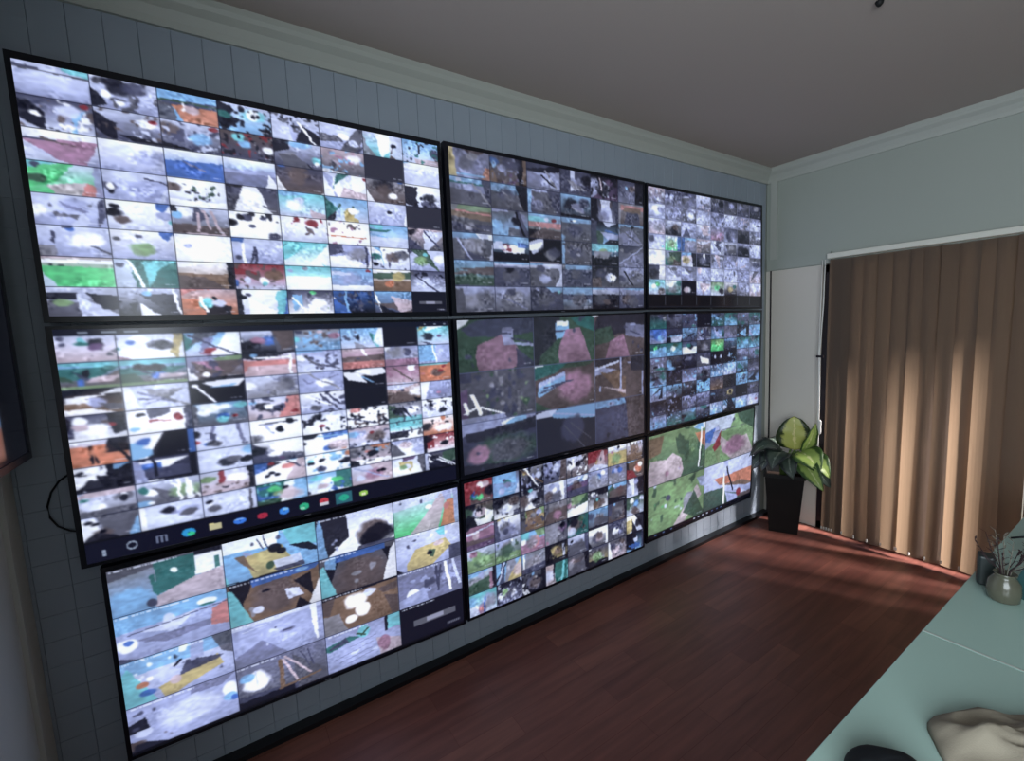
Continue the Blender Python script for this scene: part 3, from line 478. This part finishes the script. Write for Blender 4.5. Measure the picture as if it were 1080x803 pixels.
blob(14, 231, 2, 4, (150, 165, 190)); blob(37, 229, 5, 4.5, (150, 165, 190), .45)
for dx in (0, 4, 8): im[226:234, 58+dx:60+dx] = (110, 120, 150)
im[226:227, 58:68] = (110, 120, 150)
blob(87, 229, 6.5, 5, (50, 150, 215)); blob(89, 231, 3.5, 2.2, (60, 200, 140))
im[226:233, 107:119] = (190, 185, 150); im[225:227, 107:112] = (210, 200, 150)
blob(137, 229, 7, 3.4, (60, 120, 225)); im[227:228, 132:142] = (150, 190, 240)
blob(161, 229, 6, 4, (165, 45, 70)); blob(185, 229, 6, 4.5, (60, 130, 225)); im[226:229, 184:190] = (130, 190, 240)
blob(208, 229, 6, 4.5, (50, 170, 130)); blob(206, 231, 2.5, 2, (150, 220, 190))
blob(232, 228, 6, 4.5, (185, 60, 75)); im[230:234, 227:238] = (200, 200, 215)
im[222:237, 247:268] = (46, 100, 115); blob(257, 229, 6.5, 4.5, (45, 165, 140))
blob(283, 229, 6, 4, (150, 195, 90)); blob(283, 230, 3, 2, (235, 235, 210)); im = blur(im, 1)
television(P['21'], (.016, .012, .014, .012), im, 'television at left of the middle row, bright camera grid above a computer taskbar', .98)
im = grid_picture(270, 152, (0, 0, 1, 1), [0, .34, .675, 1], even(3), T22, 5, tex=.12, line=(88, 96, 132), k=1, sat=.66)
television(P['22'], (.018, .010, .014, .020), im, 'television at the centre of the video wall, nine dark red earth and foliage views', .74)
im = grid_picture(272, 152, (0, 0, 1, .99), even(8), even(8), T23, 6, tex=.18, bg=(16, 20, 46), sat=.75)
television(P['23'], (.030, .018, .018, .014), im, 'television at right of the middle row, many tiny cold blue views', .78)
im = grid_picture(420, 236, (0, 0, 1, .985), even(4), even(4), T31, 7, tex=.09, stamps=1, lw=1)
television(P['31'], (.014, .018, .012, .012), im, 'television at bottom left, showing sixteen large views in four rows of four', .95)
im = grid_picture(296, 166, (0, 0, 1, 1), even(8), even(6), T32, 8, tex=.10)
television(P['32'], (.014, .014, .012, .014), im, 'television in the middle of the bottom row, muted street views eight across', .88)
im = grid_picture(240, 140, (0, 0, 1, .955), [0, .49, 1], [0, .51, 1], T33, 9, tex=.12, k=1, sat=.75)
for x in (14, 30, 46, 96, 106, 116, 126, 138, 150, 160): im[136:138, x:x+4] = (170, 178, 200) if x > 80 and x < 130 else (70, 90, 130)
television(P['33'], (.018, .014, .014, .016), im, 'television at bottom right, four large views of green verges and a dirt track', .88)
# television on the left wall, close to the corner
tl = rand_table(3, 3, 'KKdK', 3, {(2, 2): 'KK b:04949606 o:06969909 s@6722', (2, 1): 'KK', (1, 2): 'KK', (1, 1): 'dE E@4433', (0, 2): 'dK'}, '*1')
im = grid_picture(120, 70, (.0, 0, .875, .965), even(3), even(3), tl, 10, tex=.1)
lt = television([(-1.30, 1.945), (-.022, 1.945), (-.022, 1.212), (-1.30, 1.212)], (.02, .02, .02, .02), im[:, ::-1][:, ::-1], 'dark television on the left wall beside the corner, mostly outside the frame', .5, ax='y', px=-.056, group='television on the left wall')
# ---- that panel faces +x: its depth axis runs towards the left wall
M_wire = mat('black_wire', (14, 15, 18), .5, .3)
m = MB(); pts = [(.02, .044, 1.16), (.0, .045, 1.141), (-.028, .046, 1.12), (-.048, .047, 1.09), (-.060, .047, 1.05), (-.058, .047, 1.015), (-.044, .047, .985), (-.02, .046, .965), (.0, .045, .957), (.03, .044, .952)]
m.tube(pts, .0028, 8); cb = m.build('power_cable', M_wire, smooth=True); origin_to(cb, (0, .045, .95))
tag(cb, 'thin black cable looping out behind the left edge of the video wall', 'cable')

# ---------------------------------------------------------------- vertical blind
BX = 3.858
bl = empty('vertical_blind', (BX, -.37, 1.90)); tag(bl, 'brown vertical slat blind hanging to the floor across the end window', 'blind')
off = Vector((BX, -.37, 1.90))
m = MB(); m.box((-.022, .004, -.005), (.03, -2.42, .028))
hr = m.build('headrail', M_head, bl, bevel=.004); hr['label'] = 'white headrail'
def slat(y, ang, w=.089, zt=1.885, zb=.03):
    """one fabric strip with a slight curl, hung from the rail, turned by ang from the window plane"""
    m = MB(); n = 6; ca, sa = math.cos(ang), math.sin(ang); A = []; Bq = []
    for k in range(n+1):
        s = (k/n-.5)*w; bow = .006*(1-(2*k/n-1)**2)
        A.append((sa*s-ca*bow, ca*s+sa*bow))
    t = .0008
    for lvl in range(8):
        pass
    zs = [zt-(zt-zb)*i/7 for i in range(8)]; ph = random.uniform(0, 6)
    vs_ = []
    for side in (0, 1):
        for i, z in enumerate(zs):
            tw = .010*math.sin(ph+i*.7)*(i/7)
            for x, yy in A: vs_.append((x+(t if side else 0)*ca+tw*sa*.3, yy+tw*.4, z))
    ff = []; N = n+1
    for side in (0, 1):
        b0 = side*8*N
        for i in range(7):
            for k in range(n): ff.append((b0+i*N+k, b0+i*N+k+1, b0+(i+1)*N+k+1, b0+(i+1)*N+k))
    for k in range(n): ff.append((k, k+1, 8*N+k+1, 8*N+k)); ff.append((7*N+k, 7*N+k+1, 15*N+k+1, 15*N+k))
    for i in range(7): ff.append((i*N, (i+1)*N, 8*N+(i+1)*N, 8*N+i*N)); ff.append((i*N+n, (i+1)*N+n, 8*N+(i+1)*N+n, 8*N+i*N+n))
    m.mesh(vs_, ff); o = m.build('slat', M_slat, bl, smooth=False); o.location = Vector((0, y, 0))-Vector((0, off.y, off.z)); return o
ys = [-.425, -.440, -.455, -.470, -.486]
angs = [-.42, -.44, -.42, -.40, -.40]
y = -.545; k = 0
pat = [.0, -.40, -.38, -.06, .05, -.40, -.38, .08, .14, -.42, -.40, .9]
while y > -2.38:
    ys.append(y); angs.append(pat[k] if k < len(pat) else (-.40 if k % 3 else .0)); y -= .0725; k += 1
for y, a in zip(ys, angs):
    s = slat(y, a)
    for sg in (-1, 1):
        m = MB(); c = (sg*.040*math.sin(a)-.004, sg*.040*math.cos(a)); m.lathe([(.0015, .038), (.005, .042), (.005, .056), (.0015, .060)], 8, c); m.build('chain_clip', M_cord, s)
m = MB(); m.tube([(-.02, .012, -.01), (-.021, .014, -.3), (-.019, .026, -.62), (-.02, .020, -.95), (-.02, .018, -1.42)], .0035, 8)
m.tube([(-.02, .028, -.01), (-.02, .030, -.3), (-.02, .032, -.62), (-.02, .026, -.95), (-.02, .018, -1.42)], .003, 8)
cd_ = m.build('pull_cord', M_cord, bl, smooth=True)
m = MB(); m.box((-.028, .004, -.66), (-.010, .046, -.645)); m.build('cord_clamp', M_alu, bl)
m = MB(); m.lathe([(.004, -1.19), (.010, -1.18), (.010, -1.10), (.004, -1.09)], 12, (-.022, .012)); m.build('cord_weight', M_cord, bl)

# ---------------------------------------------------------------- potted plant
pl = empty('potted_plant', (3.735, -.182, 0), math.radians(27)); tag(pl, 'leafy green plant in a tall square black planter in the far corner', 'plant')
m = MB()
def sq(h, z): return [(-h, -h, z), (h, -h, z), (h, h, z), (-h, h, z)]
o_ = [sq(.088, 0), sq(.118, .405), sq(.126, .408), sq(.126, .43), sq(.112, .43), sq(.104, .37)]
for a in range(len(o_)-1):
    for k in range(4): m.face([o_[a][k], o_[a][(k+1) % 4], o_[a+1][(k+1) % 4], o_[a+1][k]])
m.face(o_[0]); bm_p = m.build('planter', M_pot, pl); bm_p['label'] = 'tapered square black planter'
m = MB(); m.face(sq(.106, .385)); m.build('soil', M_soil, pl)
def leaf_mat(name, edge, mid, vein):
    m = bpy.data.materials.new(name); m.use_nodes = True; nt = m.node_tree; L = nt.links; b = nt.nodes['Principled BSDF']
    uv = nt.nodes.new('ShaderNodeAttribute'); uv.attribute_name = 'leafpos'
    sp = nt.nodes.new('ShaderNodeSeparateColor'); L.new(uv.outputs['Color'], sp.inputs[0])
    n = nt.nodes.new('ShaderNodeTexNoise'); n.inputs['Scale'].default_value = 45; n.inputs['Detail'].default_value = 5
    tc = nt.nodes.new('ShaderNodeTexCoord'); L.new(tc.outputs['Object'], n.inputs['Vector'])
    ad = nt.nodes.new('ShaderNodeMath'); ad.operation = 'MULTIPLY_ADD'; ad.inputs[1].default_value = .45; L.new(n.outputs['Fac'], ad.inputs[0]); L.new(sp.outputs[0], ad.inputs[2])
    r = nt.nodes.new('ShaderNodeValToRGB'); e = r.color_ramp.elements
    e[0].position = .22; e[0].color = rgb(*vein); e[1].position = 1.0; e[1].color = rgb(*edge)
    x = e.new(.32); x.color = rgb(*mid); x = e.new(.78); x.color = rgb(*mid); x = e.new(.95); x.color = rgb(*edge)
    L.new(ad.outputs[0], r.inputs[0]); L.new(r.outputs[0], b.inputs['Base Color']); b.inputs['Roughness'].default_value = .4
    b.inputs['Specular IOR Level'].default_value = .35
    return m
M_leafy = leaf_mat('leaf_yellow_green', (38, 52, 22), (172, 176, 92), (214, 206, 140))
M_leaflit = leaf_mat('leaf_green_lit', (48, 74, 34), (138, 160, 84), (190, 198, 140))  # leaves on the lit side: light put into a paler, mottled green
M_leafshade = leaf_mat('leaf_green_shaded', (32, 38, 38), (62, 74, 66), (118, 128, 116))  # leaves on the dark side: shade put into a greyer leaf colour
M_stem = mat('plant_stem', (96, 120, 62), .5, .3)
def leaf(base, tip, width, normal, mt, droop=.03, fold=.25, rnd=.75):
    """leaf blade from base to tip (plant space), folded along its midrib and drooping"""
    base, tip, nrm = Vector(base), Vector(tip), Vector(normal).normalized(); d = tip-base; L = d.length; t = d.normalized()
    side = t.cross(nrm).normalized(); nrm = side.cross(t); n, k = 14, 4; me_v = []; cols = []; ff = []
    for i in range(n+1):
        u = i/n; w = width*(math.sin(math.pi*min(1, u**.72)))**rnd*(1-.15*u) if 0 < u < 1 else 0.001
        c = base+d*u+nrm*(droop*4*u*(1-u))
        for j in range(-k, k+1):
            s = j/k; wave = .004*math.sin(u*17+s*2)*abs(s)
            me_v.append(c+side*(s*w)+nrm*(abs(s)*w*fold+wave)); cols.append(abs(s)*(1 if 0 < u < .97 else .8)+.15*u*0)
    N = 2*k+1
    for i in range(n):
        for j in range(2*k): ff.append((i*N+j, i*N+j+1, (i+1)*N+j+1, (i+1)*N+j))
    m = MB(); m.mesh(me_v, ff)
    me = bpy.data.meshes.new('leaf'); me.from_pydata([tuple(v) for v in me_v], [], ff); me.update()
    at = me.color_attributes.new('leafpos', 'FLOAT_COLOR', 'POINT')
    for i_, c in enumerate(cols): at.data[i_].color = (c, c, c, 1)
    me.materials.append(mt)
    for p in me.polygons: p.use_smooth = True
    o = bpy.data.objects.new('leaf', me); COL.objects.link(o); o.parent = pl
    so = o.modifiers.new('thick', 'SOLIDIFY'); so.thickness = .0012
    return o
def w2p(x, y, z):
    c, s = math.cos(-math.radians(27)), math.sin(-math.radians(27)); dx, dy = x-3.735, y+.182
    return Vector((dx*c-dy*s, dx*s+dy*c, z))
def wl(b, t, w, n, mt, **k):
    n0 = w2p(*[3.735+n[0], -.182+n[1], n[2]])
    o = leaf(w2p(*b), w2p(*t), w, n0, mt, **k)
    m = MB(); r0 = w2p(3.735+random.uniform(-.02, .02), -.182+random.uniform(-.02, .02), .38); bb = w2p(*b); mid = (r0+bb)/2+Vector((0, 0, .02))
    m.tube([r0, mid, bb], [.006, .005, .0035], 6); m.build('leaf_stalk', M_stem, pl, smooth=True)
    return o
cam_n = (-.85, -.42, .1)
wl((3.70, -.262, .605), (3.70, -.255, .84), .118, cam_n, M_leafy, droop=.01, fold=.05, rnd=.5)['label'] = 'upright broad yellow-green leaf'
wl((3.70, -.315, .60), (3.69, -.395, .815), .05, (-.5, -.8, .2), M_leaflit, droop=.02)
wl((3.69, -.30, .60), (3.62, -.46, .50), .10, (-.5, -.1, .8), M_leaflit, droop=.05)
wl((3.68, -.30, .585), (3.58, -.50, .40), .07, (-.8, -.2, .5), M_leaflit, droop=.04)
wl((3.70, -.33, .59), (3.66, -.50, .47), .075, (-.4, .1, .9), M_leaflit, droop=.05)
wl((3.72, -.33, .56), (3.73, -.48, .385), .06, (-.8, -.3, .4), M_leafshade, droop=.04)
wl((3.66, -.20, .60), (3.52, -.06, .555), .08, (-.3, -.1, .9), M_leafshade, droop=.06)
wl((3.68, -.18, .60), (3.60, .00, .52), .075, (-.5, 0, .8), M_leafshade, droop=.05)
wl((3.66, -.22, .59), (3.53, -.20, .48), .09, (-.6, 0, .7), M_leafshade, droop=.05)
wl((3.67, -.25, .58), (3.55, -.33, .44), .07, (-.7, 0, .5), M_leafshade, droop=.04)
wl((3.70, -.14, .57), (3.60, -.02, .42), .065, (-.8, .2, .5), M_leafshade, droop=.04)
wl((3.75, -.14, .60), (3.82, .01, .57), .07, (0, .1, .9), M_leafshade, droop=.05)
wl((3.76, -.22, .62), (3.84, -.30, .60), .06, (0, .1, .9), M_leafshade, droop=.05)
wl((3.66, -.16, .58), (3.58, -.10, .43), .06, (-.8, .2, .5), M_leafshade, droop=.03)
m = MB()
for k in range(5):
    a = k*1.3; m.tube([w2p(3.735+.02*math.cos(a), -.182+.02*math.sin(a), .38), w2p(3.72, -.21, .50), w2p(3.70+.02*math.cos(a), -.26+.03*math.sin(a), .60)], [.010, .009, .005], 8)
m.build('trunk', M_stem, pl, smooth=True)

# ---------------------------------------------------------------- desks and what lies on them
def desk(x0, x1, label):
    y0, y1 = -1.462, -2.20
    t = empty('desk', ((x0+x1)/2, (y0+y1)/2, 0)); tag(t, label, 'desk', 'pale green desks in one row')
    hx = (x1-x0)/2; hy = (y0-y1)/2
    m = MB(); m.box((-hx, -hy, .728), (hx, hy, .75)); m.build('desk_top', M_desk, t, bevel=.0015)
    for s in (-1, 1):
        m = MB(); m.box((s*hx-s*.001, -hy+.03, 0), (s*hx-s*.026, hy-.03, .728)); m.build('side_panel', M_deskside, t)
    if x0 > 1:
        m = MB(); m.box((-hx, -hy+.001, .7502), (-hx+.0035, hy, .7512)); m.build('joint_glint', M_trim, t)  # pale strip stands for light reflected in the gap between the desks
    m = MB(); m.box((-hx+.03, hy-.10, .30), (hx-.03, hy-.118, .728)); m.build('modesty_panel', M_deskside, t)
    return t
desk(.36, 1.757, 'pale green desk nearest the viewer, with the crumpled cloth on it')
desk(1.7605, 3.16, 'pale green desk farther off, beyond the joint, with the jar of dried stems on it')

M_cloth = mat('khaki_cloth', (150, 142, 126), .9, .1, noise=.25, nscale=25, bump=.12, bscale=500)
def cloth(cx, cy, rx, ry, h, seed, name, mt, label, cat, rot=0, fold=1.0):
    """crumpled heap: height field with folds running across it, closed underneath"""
    rg = random.Random(seed); n = 46; v = []; f = []
    for i in range(n+1):
        for j in range(n+1):
            a = j/n*2*math.pi; r = i/n
            lob = 1+.10*math.sin(2*a+seed)+.07*math.sin(5*a+1.3*seed)
            x, y = r*lob*rx*math.cos(a), r*lob*ry*math.sin(a)
            u = x/rx; w = y/ry
            rd = lambda q: (1-abs(math.sin(q)))**1.4
            fo = .60*rd(2.3*w+.9*u+.5*math.sin(2.2*u+seed))+.35*rd(4.4*w-1.3*u+.6*math.sin(3*w)+seed)+.30*rd(3.4*u+2.2*w+1.1*seed)+.14*rd(8.1*w+2.6*u+math.sin(5*u+seed))+.10*rd(7.0*u-5.0*w+2*seed)
            e = (1-r**2.6)
            z = .75+.001+h*max(0, e)**.55*(.42+.75*fo*fold+(1-fold)*.5)
            if i == n: z = .7512
            v.append((x*math.cos(rot)-y*math.sin(rot), x*math.sin(rot)+y*math.cos(rot), z-.75))
    for i in range(n):
        for j in range(n): f.append((i*(n+1)+j, i*(n+1)+j+1, (i+1)*(n+1)+j+1, (i+1)*(n+1)+j))
    f.append(tuple(n*(n+1)+j for j in range(n)))
    m = MB(); m.mesh(v, f); o = m.build(name, mt, None, smooth=True); o.location = (cx, cy, .75); tag(o, label, cat); return o
cloth(1.505, -1.690, .155, .095, .058, 2.1, 'folded_cloth', M_cloth, 'crumpled khaki grey cloth lying on the nearest desk', 'cloth', rot=math.radians(-38))
cloth(1.243, -1.562, .075, .05, .055, 4.0, 'dark_pouch', mat('dark_fabric', (24, 27, 30), .7, .2), 'small rounded black pouch on the nearest desk at the bottom edge', 'pouch', rot=math.radians(-30), fold=.1)

# jar of dried stems
jx, jy = 2.075, -1.542
jar = empty('jar_of_dried_stems', (jx, jy, .75)); jar.scale = (.56, .56, .60); tag(jar, 'small brownish glass jar of dark dried stems on the farther desk', 'vase')
M_jar = mat('jar_glass', (92, 92, 78), .2, .5, noise=.3, nscale=20)
m = MB(); m.lathe([(.044, 0), (.056, .008), (.060, .045), (.056, .085), (.042, .105), (.036, .118), (.042, .126), (.036, .127), (.030, .110)], 28); m.build('jar', M_jar, jar, smooth=True)
M_dry = mat('dried_stem', (52, 40, 42), .8, .2); M_dry2 = mat('pale_stem', (110, 108, 98), .7, .2); rg = random.Random(6)
for k in range(15):
    a = rg.uniform(0, 6.28); sp = rg.uniform(.02, .10); h = rg.uniform(.19, .30); bx, by = .02*math.cos(a), .02*math.sin(a)
    tx, ty = bx+sp*math.cos(a), by+sp*math.sin(a)
    m = MB(); m.tube([(bx*.5, by*.5, .06), (bx, by, .14), ((bx+tx)/2*1.05, (by+ty)/2*1.05, (.12+h)/2), (tx, ty, h)], [.0022, .0022, .002, .0014], 6)
    for q in range(5):
        u = .5+.5*q/4; c = Vector((bx+(tx-bx)*u, by+(ty-by)*u, .12+(h-.12)*u)); b2 = rg.uniform(0, 6.28)
        dv = Vector((math.cos(b2)*.022, math.sin(b2)*.022, .014)); sd = dv.cross(Vector((0, 0, 1))).normalized()*.004
        m.prism([c, c+dv*.5+sd, c+dv, c+dv*.5-sd], [c+Vector((0, 0, .0015)), c+dv*.5+sd+Vector((0, 0, .0015)), c+dv+Vector((0, 0, .0015)), c+dv*.5-sd+Vector((0, 0, .0015))])
    m.build('dried_stem', M_dry if k % 3 else M_dry2, jar)
# dark block, teal case, device and cable near the jar
M_dteal = mat('dark_teal', (48, 84, 84), .35, .4); M_dblock = mat('charcoal', (42, 50, 50), .4, .4)
def rbox(name, sx, sy, sz, mt, loc, rz, label, cat, bev=.006):
    m = MB(); m.box((-sx/2, -sy/2, 0), (sx/2, sy/2, sz)); o = m.build(name, mt, None, bevel=bev); o.location = loc; o.rotation_euler = (0, 0, rz); tag(o, label, cat); return o
rbox('pen_box', .045, .035, .085, M_dblock, (2.145, -1.494, .75), .25, 'small charcoal box standing just behind the jar of dried stems', 'box')
tc_ = empty('tape_case', (2.15, -1.600, .75), math.radians(-25)); tc_.scale = (.62, .62, .75); tag(tc_, 'rounded dark teal case on the farther desk, right of the jar', 'case')
m = MB(); n = 14; prof = [(-.075, 0)]+[(-.075+.15*i/n, .05+.065*math.sin(math.pi*(i/n)**.8)) for i in range(n+1)]+[(.075, 0)]
m.prism([(a, -.045, b) for a, b in prof], [(a, .045, b) for a, b in prof]); m.build('shell', M_dteal, tc_, bevel=.004)
m = MB(); m.box((-.05, -.047, .01), (.05, -.0455, .045)); m.build('front_panel', M_dblock, tc_)
dv = empty('desk_device', (2.42, -1.575, .75), .2); dv.scale = (.7, .7, .7); tag(dv, 'small black device with pale stripes at the right edge of the frame', 'device')
m = MB(); m.box((-.07, -.055, 0), (.07, .055, .045)); m.build('body', M_black, dv, bevel=.008)
for k in range(3):
    m = MB(); m.box((-.05+.035*k, -.04, .045), (-.038+.035*k, .04, .0475)); m.build('stripe', mat('pale_stripe', (170, 172, 160), .5), dv)
m = MB(); pts = []
for i in range(16):
    u = i/15; pts.append((2.56+.25*u, -1.475-.30*u-.05*math.sin(math.pi*u), .7535+.05*math.sin(math.pi*u)))
m.tube(pts, .0032, 8); cb2 = m.build('desk_cable', M_wire, smooth=True); origin_to(cb2, (2.56, -1.475, .75)); tag(cb2, 'thin black cable arching over the far end of the farther desk', 'cable')
# small dark hook on the ceiling
m = MB(); m.lathe([(.010, -.0), (.013, -.003), (.010, -.012), (.005, -.018)], 16); hk = m.build('ceiling_hook', M_blackm, smooth=True); hk.location = (2.42, -1.09, 2.585); tag(hk, 'small dark fitting on the ceiling at the top edge of the frame', 'ceiling fitting')
